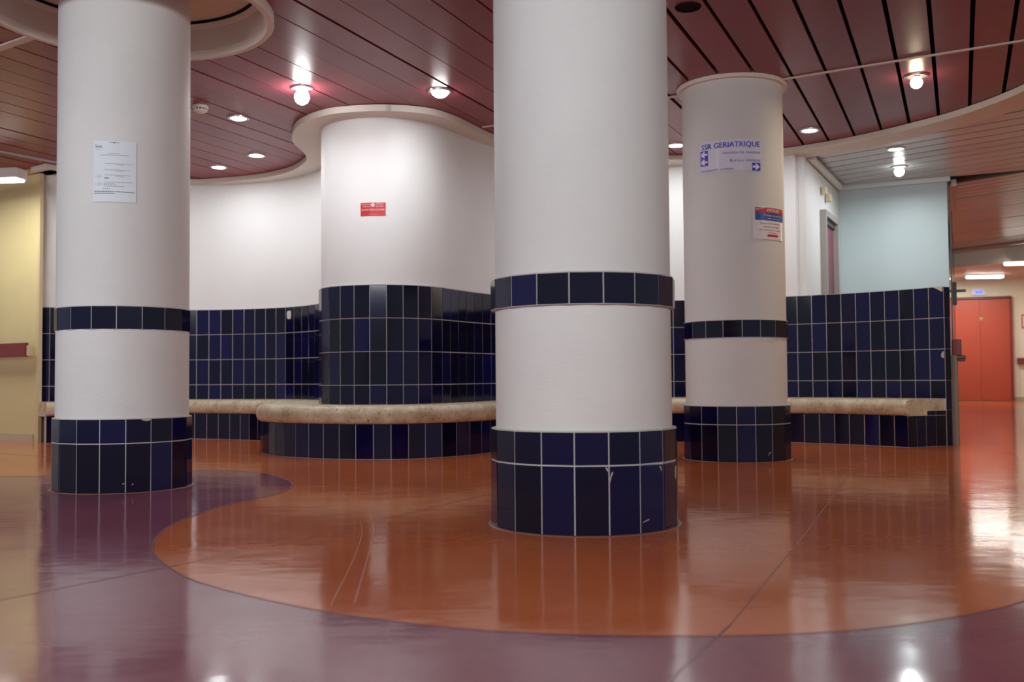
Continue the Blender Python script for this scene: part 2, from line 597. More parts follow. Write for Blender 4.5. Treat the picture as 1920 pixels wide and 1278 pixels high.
# wall above the low wall: white end, door wall, pale blue wall
w1 = struct(wallbox('wall_door_side', (2.705, 9.105), (3.600, 10.86), 0, 2.70, 0.14, WHITE))
w2 = struct(wallbox('wall_blue_back', (3.585, 10.87), (4.578, 10.386), 0, 2.70, 0.14, BLUEGREY))
cor = struct(ribbon('trim_1', [(3.575, 10.80), (4.58, 10.31)], [(3.61, 10.87), (4.61, 10.38)], 2.60, 2.65, mat('cornice_paint', sr(214, 220, 220), 0.4)))
struct(tube('trim_2', [(2.80, 9.22, 2.615), (3.56, 10.70, 2.615)], 0.035, mat('cornice_pipe_paint', sr(220, 216, 206), 0.4)))
# plum door in that wall
dd = Vector((0.4558, 0.8901))
dn = Vector((0.8901, -0.4558))
dp = lambda t, o_=0.0: (2.640 + dd.x * t + dn.x * o_, 8.985 + dd.y * t + dn.y * o_)
dang = math.atan2(dd.y, dd.x)
door1 = struct(empty('door_1', (*dp(1.28), 0)))
def dbox(nm, t, o_, z, st, so, sz, m):
    x, y = dp(t, o_)
    return box(nm, (x - door1.location.x, y - door1.location.y, z), (st, so, sz), m, door1, dang)
dbox('door_leaf', 1.28, 0.006, 1.07, 0.64, 0.010, 2.10, BURGDOOR)
dbox('door_jamb', 0.93, 0.030, 1.08, 0.06, 0.06, 2.16, FRAMEG)
dbox('door_jamb', 1.63, 0.030, 1.08, 0.06, 0.06, 2.16, FRAMEG)
dbox('door_head', 1.28, 0.030, 2.19, 0.76, 0.06, 0.06, FRAMEG)
dbox('dark_reveal', 1.28, 0.016, 2.13, 0.64, 0.03, 0.05, DARKM)
dbox('door_handle', 1.52, 0.03, 1.0, 0.10, 0.03, 0.02, METAL)
for i, (t, z) in enumerate(((0.98, 2.42), (1.22, 2.38))):
    x, y = dp(t, 0.03)
    b = empty('junction_box', (x, y, z))
    box('box_body', (0, 0, 0), (0.065, 0.04, 0.075), mat('yellowed_plastic', sr(206, 196, 160), 0.5), b, dang, 0.006)
    box('box_lid', (dn.x * 0.024, dn.y * 0.024, 0), (0.058, 0.010, 0.066), mat('yellowed_lid', sr(222, 210, 164), 0.45), b, dang, 0.003)
    tag(b, ('small yellowed junction box high on white wall, nearer the cream ceiling rim', 'small yellowed junction box high on white wall, nearer the blue wall')[i], 'junction box')

# yellow wall on the left
yl = struct(wallbox('wall_left', (-9.0, 12.55), (-4.565, 9.60), 0, 2.75, 0.022, YELLOW))
struct(wallbox('trim_3', (-4.588, 9.600), (-4.556, 9.580), 0, 2.62, 0.035, mat('corner_bead_paint', sr(206, 190, 150), 0.45)))
struct(wallbox('baseboard_left', (-8.9, 12.46), (-4.63, 9.62), 0, 0.075, 0.03, mat('pale_plinth_paint', sr(196, 184, 156), 0.5)))
struct(wallbox('trim_4', (-8.9, 12.43), (-4.40, 9.44), 2.60, 2.66, 0.14, mat('beam_paint', sr(190, 164, 122), 0.5)))
yd = Vector((4.435, -2.95)).normalized()
hr = empty('handrail', (-4.66, 9.56, 0.89))
ya = math.atan2(yd.y, yd.x)
box('rail_board', (-2.0 * yd.x, -2.0 * yd.y, 0), (4.0, 0.035, 0.135), BURG_W, hr, ya, 0.006)
box('rail_end_bracket', (0.012 * yd.x - 0.02 * yd.y, 0.012 * yd.y + 0.02 * yd.x, -0.01), (0.035, 0.05, 0.10), mat('bracket_beige', sr(200, 186, 150), 0.5), hr, ya, 0.004)
tag(hr, 'dark red wooden handrail along the yellow wall at far left', 'handrail')
# wall luminaire above
fl = empty('wall_luminaire', (-4.44, 9.0, 2.46))
fa = math.radians(-8)
box('lamp_housing', (-0.75, 0.105, 0.012), (1.5, 0.16, 0.09), PLASTIC, fl, fa, 0.006)
box('lamp_diffuser', (-0.75, 0.105, -0.043), (1.46, 0.13, 0.022), EMITT, fl, fa, 0.004)
tag(fl, 'white box fluorescent wall lamp in front of the yellow wall, cut by the left edge', 'lamp')
lt = area('lamp_light', (-0.75, 0.105, -0.06), 1.4, 14, (1.0, 0.96, 0.87), 0.12)
lt.parent = fl
lt.rotation_euler = (0, 0, fa)

# ------------------------------------------------------------------ stone bench with tiled plinth
ks = 0.986
f_alc = [(-3.212 * ks, 10.081 * ks), (-3.076 * ks, 10.030 * ks), (-2.946 * ks, 9.980 * ks), (-2.813 * ks, 9.918 * ks), (-2.691 * ks, 9.855 * ks), (-2.587 * ks, 9.795 * ks), (-2.485 * ks, 9.721 * ks)]
kb = 0.991
f_bul = [(x * kb, y * kb) for x, y in ((-2.041, 8.079), (-1.990, 7.960), (-1.921, 7.848), (-1.840, 7.735), (-1.752, 7.640), (-1.645, 7.552), (-1.530, 7.478), (-1.408, 7.413), (-1.280, 7.355), (-1.152, 7.318), (-1.019, 7.298),
         (-0.889, 7.290), (-0.763, 7.318), (-0.645, 7.380), (-0.527, 7.455), (-0.422, 7.545), (-0.327, 7.656), (-0.241, 7.775))]
kr = 0.988
f_low = [(x * kr, y * kr) for x, y in ((2.457, 8.835), (2.561, 8.765), (2.672, 8.692), (2.775, 8.605), (2.870, 8.510), (2.964, 8.414), (3.055, 8.318), (3.142, 8.218), (3.213, 8.108))]
F_KEYS = [(-4.395, 9.40), (-4.00, 9.65), (-3.60, 9.86)] + f_alc + [(-2.33, 9.46), (-2.20, 9.27), (-2.10, 8.98), (-2.045, 8.65), (-2.03, 8.30)] + f_bul + \
         [(-0.10, 7.94), (0.12, 8.30), (0.45, 8.62), (0.85, 8.82), (1.18, 8.90), (1.50, 8.93), (1.85, 8.89), (2.16, 8.83)] + f_low
fr = crom(F_KEYS, 6)
bench = empty('stone_bench', (0, 0, 0))
tag(bench, 'long curved tan stone bench on a navy tiled plinth along the back walls', 'bench')
# plinth joints: measured where the photo shows them, evenly spaced elsewhere
j1 = resample(crom(F_KEYS[:4], 8), P_T)
i0 = 3 + len(f_alc) - 1
j2 = resample(crom(F_KEYS[i0:i0 + 7], 8), P_T)
i1 = i0 + 6 + len(f_bul) - 1
j3 = resample(crom(F_KEYS[i1:i1 + 10], 8), P_T)
PL = j1[:-1] + f_alc + j2[1:-1] + f_bul + j3[1:-1] + f_low
lay_tiles(PL, [(0.0, ZP)], bench, gap=0.006)
RET = [f_low[-1], (3.262, 8.052), (3.352, 8.086), (3.447, 8.118), (3.543, 8.152)]
lay_tiles(RET, [(0.0, 0.252), (0.252, 0.292)], bench, gap=0.004)
ribbon('plinth_core', offset(PL, -0.0035), offset(PL, -0.12), 0, ZP - 0.004, GROUT, bench)
ribbon('plinth_core', offset(RET, -0.0035), offset(RET, -0.05), 0, 0.291, GROUT, bench)
# seat slab: bullnose swept along the front, back edge just inside the wall face
front = resample(fr, n=260)
wall_all = J_ALC + J_BUL[1:] + J_LOW[1:]
def nearest_monotone():
    """pair each front station with a station on the wall curve, moving only forwards"""
    keysF = [(-4.395, 9.40), f_alc[0], f_alc[-1], (-2.045, 8.65), f_bul[2], f_bul[10], f_bul[-1], (1.18, 8.90), f_low[0], f_low[-1]]
    keysW = [(-4.630, 9.672), A_J[0], A_J[6], (-1.615, 8.65), B_J[1], (-0.98, 7.60), (-0.376, 8.245), (1.25, 9.46), R_J[0], (3.535, 8.158)]
    def par(poly, q):
        best = min(range(len(poly)), key=lambda i: math.dist(poly[i], q))
        return best / (len(poly) - 1)
    wd = resample(wall_all, n=600)
    pf = [par(front, q) for q in keysF]
    pw = [par(wd, q) for q in keysW]
    out = []
    for i in range(len(front)):
        t = i / (len(front) - 1)
        j = max(q for q in range(len(pf) - 1) if pf[q] <= t + 1e-9)
        f = (t - pf[j]) / max(1e-9, pf[j + 1] - pf[j])
        w = pw[j] + (pw[j + 1] - pw[j]) * min(1, f)
        out.append(wd[min(len(wd) - 1, round(w * (len(wd) - 1)))])
    return out
back = nearest_monotone()
rr, ztop, zbot = 0.055, ZB, 0.252
prof = [(None, ztop), (0.5, ztop), (rr, ztop)]
for a in (25, 50, 75, 90):
    prof.append((rr - rr * math.sin(math.radians(a)), ztop - rr + rr * math.cos(math.radians(a))))
for a in (0, 30, 60, 90):
    prof.append((rr - rr * math.cos(math.radians(a)), zbot + rr - rr * math.sin(math.radians(a))))
prof.append((None, zbot))
vs, fs = [], []
fro = offset(front, 0.034)
for F, B_ in zip(fro, back):
    fx, fy = F
    d = Vector((B_[0] - fx, B_[1] - fy))
    Ld = d.length
    d.normalize()
    for u, z in prof:
        uu = Ld + 0.004 if u is None else (Ld * u if u == 0.5 else u)
        vs.append((fx + d.x * uu, fy + d.y * uu, z))
m_ = len(prof)
for i in range(len(fro) - 1):
    for q in range(m_):
        w = (q + 1) % m_
        fs.append((i * m_ + q, (i + 1) * m_ + q, (i + 1) * m_ + w, i * m_ + w))
fs += [tuple(range(m_)), tuple(range((len(fro) - 1) * m_, len(fro) * m_))]
mesh('seat_slab', vs, fs, STONE, bench, math.radians(40))

# ------------------------------------------------------------------ columns
def column(X, Y, Rb, Rbd, ph_b, ph_d, label, zs, gapk=None, z1=2.70, cap=None, Rs=0.355):
    zT, zM, b0, b1 = zs
    o = empty('column', (X, Y, 0))
    tag(o, label, 'column', None)
    aim = math.atan2(-Y, -X)
    lathe('shaft', [(Rs, 0.0), (Rs, 0.30), (Rs, z1)], (0, 0, 0), COLUMN, o, 96)
    def ring(R, ph, rows, gk):
        ta = 2 * math.asin(P_T / 2 / R)
        nt = int(2 * PI / ta)
        k0 = -3 + (0 if gk is None else gk)
        first = aim + ph + k0 * ta if gk is not None else aim + ph + (k0 - (nt - 8) // 2) * ta
        js = [(R * math.cos(first + i * ta), R * math.sin(first + i * ta)) for i in range(nt + 1)]
        lay_tiles(js, rows, o, gap=GAP)
        lo, hi = min(r[0] for r in rows), max(r[1] for r in rows)
        loop = js[:-1] + [js[-1]]
        q = 1 - 0.0035 / R
        A = [(x * q, y * q) for x, y in loop]
        Bi = [(x * (Rs - 0.02) / R, y * (Rs - 0.02) / R) for x, y in loop]
        ribbon('grout_bed', A, Bi, lo, hi - 0.003, GROUT, o, None, True)
        q2 = 1 - 0.003 / R
        Ac = [(x * q2, y * q2) for x, y in loop]
        ribbon('mortar_cap', Ac, Bi, hi - 0.003, hi + 0.002, GROUTC, o, None, True)
    ring(Rb, ph_b, [(0.0, zM), (zM, zT)], gapk)
    if gapk is not None:     # the odd narrow strip that was never tiled
        ta = 2 * math.asin(P_T / 2 / Rb)
        a1 = aim + ph_b - 3 * ta
        a0_ = a1 - (2 * PI - int(2 * PI / ta) * ta)
        pa = [(Rb * math.cos(a), Rb * math.sin(a)) for a in (a0_ + 0.01, a1 - 0.006)]
        ribbon('bare_mortar', offset(pa, -0.001), offset(pa, -0.012), 0, zT - 0.002, BEIGE, o)
    ring(Rbd, ph_d, [(b1, b0)], None)
    lathe('floor_sealant', [(Rb + 0.012, 0.0), (Rb + 0.010, 0.0025), (Rb - 0.02, 0.004)], (0, 0, 0), mat('sealant', sr(120, 82, 70), 0.5), o, 64)
    if cap:
        lathe('ceiling_collar', [(Rs - 0.01, ZC - 0.022), (cap, ZC - 0.022), (cap + 0.004, ZC - 0.016), (cap + 0.004, ZC + 0.02), (Rs - 0.01, ZC + 0.02)], (0, 0, 0), RIM, o, 96)
    return o


colc = column(0.2880, 4.0526, 0.3770, 0.3745, -0.0943, -0.1317, 'big white round column in the centre with navy tile bands, nearest of the three', (0.3834, 0.258, 0.978, 0.8565))
coll = column(-2.1590, 5.5333, 0.3655, 0.3560, -0.3194, -0.1047, 'white round column at left with a paper notice, navy tile bands', (0.3856, 0.258, 0.9777, 0.8536), gapk=0, z1=2.80, Rs=0.347)
colr = column(1.5960, 7.1119, 0.3740, 0.3685, 0.0001, -0.2223, 'white round column at right with blue lettered sign and ceiling collar', (0.3796, 0.2538, 0.9671, 0.8462), cap=0.385, Rs=0.354)


# chips and scratches in the glaze
def chip(parent, ang_or_pt, z, pts, R=None, m=CHIPM, nm='glaze_chip', nrm=None):
    """pts in metres (u right, v up) about a point on the surface"""
    if R is not None:
        a = ang_or_pt
        o = Vector((R * math.cos(a), R * math.sin(a), z))
        nn = Vector((math.cos(a), math.sin(a), 0))
    else:
        o = Vector((*ang_or_pt, z))
        nn = Vector(nrm).normalized()
    t = Vector((-nn.y, nn.x, 0))
    fr_ = [o + t * u + Vector((0, 0, v_)) + nn * 0.0012 for u, v_ in pts]
    bk_ = [p - nn * 0.004 for p in fr_]
    n_ = len(pts)
    return mesh(nm, fr_ + bk_, [tuple(range(n_)), tuple(range(n_, 2 * n_))] + [(i, (i + 1) % n_, n_ + (i + 1) % n_, n_ + i) for i in range(n_)], m, parent)


def facet_R(R, ta_off):  # radius of the flat tile face at an angle off its middle
    ta = 2 * math.asin(P_T / 2 / R)
    return R * math.cos(ta / 2) / math.cos(ta_off)


def col_chip(o, R, ph, k_, fu, z, pts):
    """k_: joint index counted from the first one measured, fu: place between joint k_ and k_+1"""
    aim = math.atan2(-o.location.y, -o.location.x)
    ta = 2 * math.asin(P_T / 2 / R)
    a0 = aim + ph + (k_ - 3) * ta
    p0 = Vector((R * math.cos(a0), R * math.sin(a0)))
    p1 = Vector((R * math.cos(a0 + ta), R * math.sin(a0 + ta)))
    p = p0.lerp(p1, fu)
    am = a0 + ta / 2
    chip(o, (p.x, p.y), z, pts, None, CHIPM, 'glaze_chip', (math.cos(am), math.sin(am), 0))


col_chip(colc, 0.377, -0.0943, 4, 0.02, 0.225, [(0.000, -0.028), (0.004, -0.012), (0.013, 0.008), (0.011, 0.012), (0.004, 0.002), (-0.001, -0.016)])
col_chip(colc, 0.377, -0.0943, 3, 0.93, 0.247, [(-0.006, 0.006), (0.002, 0.004), (0.006, -0.010), (0.001, -0.008)])
col_chip(colc, 0.377, -0.0943, 5, 0.2, 0.045, [(-0.016, -0.003), (0.016, 0.004), (0.018, 0.008), (0.012, 0.007), (-0.014, 0.0)])
col_chip(colc, 0.377, -0.0943, 5, 0.85, 0.235, [(-0.008, 0.010), (0.002, 0.011), (0.008, -0.008), (0.004, -0.006), (0.0, 0.004)])
col_chip(colc, 0.377, -0.0943, 6, 0.9, 0.215, [(0.002, -0.03), (0.006, -0.01), (0.007, 0.022), (0.0, 0.016), (-0.002, -0.02)])
col_chip(coll, 0.3655, -0.3194, 4, 0.86, 0.375, [(-0.042, 0.011), (0.018, 0.0115), (0.016, 0.002), (-0.004, -0.004), (-0.026, 0.001)])
col_chip(coll, 0.3655, -0.3194, 3, 0.93, 0.048, [(-0.008, 0.0), (0.006, 0.001), (0.006, 0.004), (-0.006, 0.003)])
col_chip(coll, 0.3655, -0.3194, 4, 0.27, 0.046, [(-0.004, -0.004), (0.005, -0.003), (0.002, 0.006), (0.0, 0.001)])
col_chip(colr, 0.374, 0.0001, 4, 0.88, 0.06, [(-0.018, -0.02), (-0.014, -0.004), (0.0, 0.004), (0.0, 0.008), (-0.014, 0.003), (-0.020, -0.010)])
chip(wall_low, (3.5175, 8.1775), 1.285, [(-0.05, 0.018), (0.03, 0.019), (0.03, -0.022), (0.012, -0.016), (-0.018, 0.004)], None, mat('broken_tile_biscuit', sr(190, 180, 160), 0.8), 'glaze_chip', (-0.775, -0.63, 0))
chip(wall_low, (3.535, 8.158), 0.745, [(-0.022, 0.0), (-0.010, 0.026), (0.003, 0.030), (0.003, -0.026), (-0.014, -0.024)], None, CHIPM, 'glaze_chip', (-0.775, -0.63, 0))
chip(wall_alc, ((A_J[8][0] + A_J[9][0]) / 2 - 0.005, (A_J[8][1] + A_J[9][1]) / 2 + 0.001), 1.228, [(-0.028, -0.03), (-0.012, -0.043), (0.022, -0.04), (0.03, 0.0), (0.026, 0.038), (-0.01, 0.04), (-0.030, 0.03), (-0.032, 0.0)], None, mat('torn_sticker', sr(196, 190, 186), 0.7), 'torn_sticker', (-0.60, -0.80, 0))


# ------------------------------------------------------------------ ceiling
ANG = math.radians(24.25)
PD = Vector((math.sin(ANG), math.cos(ANG)))          # along the panels
PS = Vector((math.cos(ANG), -math.sin(ANG)))         # across them
ceiling = struct(mesh('ceiling', [(-9, -5, 2.90), (16, -5, 2.90), (16, 25, 3.2), (-9, 25, 3.2)], [(0, 1, 2, 3)], VOID))
RC, RR = Vector((-2.115, 5.445)), 0.79
bound = [(-9.2, 12.6), (-4.62, 9.62)] + offset(RIM_P, -0.12) + [(2.6, 3.6), (2.6, 2.0), (5.2, 1.0), (5.2, -4)]


def t_hit(s, t0):
    best = 30
    o = PS * s
    for a, b in zip(bound, bound[1:]):
        ax, ay = Vector(a).dot(PS) - s, Vector(a).dot(PD)
        bx_, by_ = Vector(b).dot(PS) - s, Vector(b).dot(PD)
        if (ax > 0) != (bx_ > 0):
            t = ay + (by_ - ay) * (-ax) / (bx_ - ax)
            if t0 < t < best:
                best = t
    return best


def panel(parent, m, name, s0, s1, lo, hi, z, pd, ps, lip=0.018):
    """lo/hi: lists of t at evenly spaced s"""
    n_ = len(lo)
    vs = []
    for i in range(n_):
        s = s0 + (s1 - s0) * i / (n_ - 1)
        for t in (lo[i], hi[i]):
            p = ps * s + pd * t
            vs.append((p.x, p.y, z))
    fs = [(2 * i, 2 * i + 1, 2 * i + 3, 2 * i + 2) for i in range(n_ - 1)]
    b = len(vs)
    for (i, j) in ((0, 1), (2 * n_ - 2, 2 * n_ - 1)):
        for q in (i, j):
            vs.append((vs[q][0], vs[q][1], z + lip))
    fs += [(0, 1, b + 1, b), (2 * n_ - 2, 2 * n_ - 1, b + 3, b + 2)]
    me = bpy.data.meshes.new(name)
    me.from_pydata(vs, [], fs)
    return link(name, me, m, parent)


PITCH = 0.2253
gr = random.Random(12)
GAPS = {q: (gr.choice((0.022, 0.026)) if q > -5 else gr.choice((0.005, 0.007, 0.009, 0.012, 0.022))) for q in range(-42, 20)}
S_REF = 1.316 * PS.x + 5.406 * PS.y
for kk in range(-40, 17):
    g0 = S_REF + kk * PITCH
    s0, s1 = g0 + GAPS[kk] / 2, g0 + PITCH - GAPS[kk + 1] / 2
    NS = 7
    lo, hi = [], []
    rl, rh = [], []
    for i in range(NS):
        s = s0 + (s1 - s0) * i / (NS - 1)
        tmin = -3.2
        tmax = t_hit(s, 3.2)
        lo.append(tmin)
        hi.append(min(tmax, 13))
        dc = s - RC.dot(PS)
        tc_ = RC.dot(PD)
        h = math.sqrt(max(0, (RR - 0.02) ** 2 - dc * dc))
        rl.append(tc_ - h)
        rh.append(tc_ + h)
    if max(hi) < 4.5 and g0 > 1.2:
        pass
    zz = ZC + 0.004 + random.uniform(-0.0015, 0.0015)
    if any(b - a > 1e-6 for a, b in zip(rl, rh)):
        panel(ceiling, BURG, 'panel', s0, s1, lo, rl, zz, PD, PS)
        panel(ceiling, BURG, 'panel', s0, s1, rh, hi, zz, PD, PS)
    else:
        panel(ceiling, BURG, 'panel', s0, s1, lo, hi, zz, PD, PS)

# cream rim and soffit that follow the curved wall
rim = struct(ribbon('trim_5', RIM_P, offset(RIM_P, -0.30), ZF, ZC, RIM, None, math.radians(40)))
box('rim_joint_cover', (-0.925, 7.433, 2.622), (0.022, 0.010, 0.046), mat('joint_cover_grey', sr(190, 190, 186), 0.4), rim)
# straight profiles that cross the panels
def prof_strip(name, p, q, w, m, z0=ZC - 0.008):
    return struct(ribbon(name, offset([p, q], w / 2), offset([p, q], -w / 2), z0, ZC + 0.003, m))
PROF = mat('profile_paint', sr(200, 180, 168), 0.4)
prof_strip('trim_6', (-0.228, 8.137), (1.28, 7.237), 0.020, PROF)
prof_strip('trim_7', (1.903, 6.871), (3.64, 5.83), 0.020, PROF)
prof_strip('trim_8', (-5.6, 7.72), (-2.83, 5.876), 0.055, RIM)
cs = crom([(-5.2, 7.9), (-4.80, 8.52), (-4.578, 8.86), (-4.447, 9.08), (-4.298, 9.312), (-4.05, 9.66)], 6)
struct(ribbon('trim_9', offset(cs, 0.016), offset(cs, -0.016), ZC - 0.012, ZC + 0.003, mat('silver_profile', sr(190, 190, 192), 0.25)))

# ring with coffer above the left column
rg = []
def circ(r, n_=72):
    return [(RC.x + r * math.cos(2 * PI * i / n_), RC.y + r * math.sin(2 * PI * i / n_)) for i in range(n_)]
ring = struct(lathe('trim_10', [(RR, ZC + 0.02), (RR, 2.61), (RR - 0.008, 2.60), (RR - 0.040, 2.60), (RR - 0.048, 2.612), (RR - 0.052, 2.635), (RR - 0.058, 2.640), (RR - 0.060, 2.775), (RR - 0.085, 2.785), (RR - 0.09, 2.80),
                                (RR, 2.80), (RR, ZC + 0.02)], (RC.x, RC.y, 0), RIM, None, 96))
lathe('coffer_panel', [(0.0, 2.815), (RR - 0.102, 2.815), (RR - 0.102, 2.83), (0.0, 2.83)], (RC.x, RC.y, 0), mat('coffer_paint', sr(214, 202, 182), 0.45), ring, 72)
lathe('coffer_gap', [(RR - 0.13, 2.835), (RR + 0.02, 2.835), (RR + 0.02, 2.85), (RR - 0.13, 2.85)], (RC.x, RC.y, 0), mat('gap_grey', sr(96, 94, 90), 0.8), ring, 48)

# white strip ceiling on the right, raised strip ceiling of the corridor, low lobby ceiling
ceil_w = struct(mesh('ceiling_white', [(2.2, 12.4, 2.70), (2.2, 8.7, 2.70), (9.5, 1.0, 2.70), (11.5, 4.5, 2.70)], [(0, 1, 2, 3)], VOID))
wa = math.radians(-44.5)
WD, WS = Vector((math.cos(wa), math.sin(wa))), Vector((-math.sin(wa), math.cos(wa)))
wref = Vector((3.123, 9.605)).dot(WS)
step_s = Vector((4.758, 10.671)).dot(WS)
rimb = offset(RIM_P, -0.14)
def w_start(s):
    best = -20
    bl = [p for p in rimb if p[0] > 2.4 and p[1] > 4.5] + [(9, 0)]
    for a, b in zip(bl, bl[1:]):
        a_, b_ = Vector(a).dot(WS) - s, Vector(b).dot(WS) - s
        if (a_ > 0) != (b_ > 0):
            t = Vector(a).dot(WD) + (Vector(b).dot(WD) - Vector(a).dot(WD)) * (-a_) / (b_ - a_)
            best = max(best, t)
    return best
kk = -25
while True:
    s0 = wref + kk * PITCH + 0.014
    s1 = s0 + PITCH - 0.028
    if s0 > step_s - 0.02:
        break
    s1 = min(s1, step_s)
    lo = []
    for i in range(5):
        s = s0 + (s1 - s0) * i / 4
        t = w_start(s)
        if t < -19 and s < Vector((2.70, 8.985)).dot(WS):
            lo.append(t)
            continue
        if t < -19:
            # ends on the door wall / blue wall
            P0, P1 = Vector((2.70, 8.985)), Vector((3.56, 10.86))
            if not (P0.dot(WS) < s < P1.dot(WS)):
                P0, P1 = Vector((3.585, 10.87)), Vector((4.62, 10.36))
            f = (s - P0.dot(WS)) / (P1.dot(WS) - P0.dot(WS))
            t = P0.dot(WD) + f * (P1.dot(WD) - P0.dot(WD))
        lo.append(t)
    t_end = max(lo) + 0.3
    if min(lo) < -19 or s1 - s0 < 0.02:
        kk += 1
        continue
    panel(ceil_w, WPAN, 'panel', s0, s1, lo, [max(7.5 * 0 + Vector((9.5, 6.0)).dot(WD), t_end)] * 5, ZC + 0.002, WD, WS)
    kk += 1
# step up to the raised corridor ceiling
stepA, stepB = Vector((4.55, 10.93)), Vector((8.6, 5.9))
ra = math.radians(-53)
RDv, RSv = Vector((math.cos(ra), math.sin(ra))), Vector((-math.sin(ra), math.cos(ra)))
ceil_r = struct(mesh('ceiling_corridor', [(3.4, 12.4, 2.99), (9.0, 5.0, 2.99), (15.0, 9.5, 2.99), (8.5, 19.8, 2.99)], [(0, 1, 2, 3)], VOID))
s_a, s_b = Vector((4.85, 10.55)).dot(RSv), Vector((8.75, 18.95)).dot(RSv)
x0 = s_a - 0.6
i = 0
while x0 < s_b:
    wdt = 0.215
    gp = 0.03 if i % 5 else 0.12
    c0, c1 = x0 + gp / 2, x0 + wdt - 0.012
    lo = []
    for q in range(2):
        s = c0 if q == 0 else c1
        # start on the partition line
        P0, P1 = Vector((3.73, 8.39)), Vector((10.3, 22.9))
        f = (s - P0.dot(RSv)) / (P1.dot(RSv) - P0.dot(RSv))
        lo.append(P0.dot(RDv) + f * (P1.dot(RDv) - P0.dot(RDv)) - 0.1)
    panel(ceil_r, RPAN, 'panel', c0, c1, lo, [max(lo) + 4.6] * 2, 2.95, RDv, RSv)
    x0 += wdt
    i += 1
st = struct(wallbox('trim_11', (4.45, 11.06), (8.3, 6.22), 2.64, 2.99, 0.05, mat('step_fascia', sr(92, 88, 84), 0.4)))
bk0, bk1 = Vector((8.35, 19.60)), Vector((11.9, 13.9))
struct(wallbox('wall_bulkhead', tuple(bk0), tuple(bk1), 2.64, 3.0, 0.2, mat('bulkhead_paint', sr(236, 230, 216), 0.5)))
struct(tube('trim_12', [(*(bk0 + Vector((-0.25, -0.25))), 2.93), (*(bk1 + Vector((-0.25, -0.25))), 2.93)], 0.035, METAL))
ceil_l = struct(mesh('ceiling_lobby', [(bk0.x, bk0.y, 2.65), (bk1.x, bk1.y, 2.65), (16, 15, 2.65), (16, 24, 2.65), (8.5, 24, 2.65)], [(0, 1, 2, 3, 4)], mat('lobby_ceiling_paint', sr(212, 198, 184), 0.5)))

# ------------------------------------------------------------------ lamps
def glow(kind, power, col, loc, parent, r=0.05):
    l = bpy.data.lights.new('lamp_light', kind)
    l.energy = power
    l.color = col
    if kind == 'POINT':
        l.shadow_soft_size = r
    elif kind == 'AREA':
        l.shape = 'DISK'
        l.size = r * 2
        l.spread = math.radians(175)
    o = bpy.data.objects.new('lamp_light', l)
    COL.objects.link(o)
    o.location = loc
    o.parent = parent
    return o


def downlight(x, y, label, power, col=(0.95, 0.98, 1.0), z=ZC, r=0.062, m=EMIT, drop=0.0):
    o = empty('recessed_downlight', (x, y, z))
    lathe('trim_ring', [(r, 0.004), (r, -0.006), (r + 0.012, -0.010), (r + 0.022, -0.006), (r + 0.024, 0.004)], (0, 0, 0), METAL, o, 32)
    lathe('lens', [(0, -0.010 - drop), (r * 0.6, -0.009 - drop), (r - 0.006, -0.004 - drop * 0.6), (r - 0.002, 0.004)], (0, 0, 0), m, o, 32)
    tag(o, label, 'ceiling light')
    glow('AREA', power, col, (0, 0, -0.016 - drop), o, r * 0.9)
    return o


def bulb_lamp(x, y, label, power, col, m, drop=0.0, z=ZC, sc=1.0, lobes=False):
    o = empty('bulb_downlight', (x, y, z))
    lathe('trim_ring', [(0.058, 0.004), (0.058, -0.006), (0.075, -0.010), (0.082, -0.005), (0.083, 0.004)], (0, 0, 0), METAL, o, 32)
    lathe('socket', [(0.024, 0.01), (0.024, -0.02 - drop), (0.019, -0.024 - drop), (0.0, -0.024 - drop)], (0, 0, 0), DARKM if not lobes else METAL, o, 20)
    z0 = -0.020 - drop
    if lobes:
        for i in range(3):
            a = i * 2 * PI / 3 + 0.5
            pr = [(0.012, z0), (0.020, z0 - 0.018), (0.021, z0 - 0.055), (0.013, z0 - 0.078), (0, z0 - 0.082)]
            lathe('lamp_tube', pr, (0.024 * math.cos(a), 0.024 * math.sin(a), 0), m, o, 16)
    lathe('bulb', [(0.018 * sc, z0), (0.030 * sc, z0 - 0.014 * sc), (0.046 * sc, z0 - 0.034 * sc), (0.048 * sc, z0 - 0.052 * sc), (0.038 * sc, z0 - 0.078 * sc), (0.018 * sc, z0 - 0.092 * sc), (0, z0 - 0.095 * sc)], (0, 0, 0), m, o, 24)
    tag(o, label, 'ceiling light')
    glow('AREA', power, col, (0, 0, z0 - 0.098 * sc), o, 0.045)
    return o


bulb_lamp(-1.478, 7.000, 'bare glowing bulb hanging from burgundy ceiling left of the curved white bulge', 7, (0.97, 0.98, 1.0), EMITB, -0.008, sc=1.12, lobes=True)
tl = downlight(-0.505, 7.104, 'bright round downlight above the right half of the curved bulge', 7, drop=0.030, m=EMITB)
downlight(-2.147, 7.793, 'small round downlight beside the white smoke detector', 7, drop=0.006)
downlight(-2.342, 9.109, 'round downlight close to the inward bend of the cream rim', 6)
downlight(-2.836, 9.603, 'farthest round downlight at left, just above the concave cream rim', 6)
downlight(2.524, 8.329, 'round downlight just right of the collared column', 6)
bulb_lamp(2.817, 6.832, 'warm yellow bulb lamp in burgundy ceiling at upper right', 9, (1, 0.82, 0.55), EMITW, -0.016, sc=0.86)
downlight(1.482, 8.835, 'downlight half hidden behind the left edge of the collared column', 9)
downlight(3.530, 9.049, 'downlight in the white slatted ceiling just behind the cream rim', 8, (0.92, 0.98, 1.0))
bulb_lamp(3.860, 9.823, 'brightest bulb lamp in the white slatted ceiling above the pale blue wall', 10, (0.90, 0.98, 1.0), EMITC, -0.016, sc=1.0)

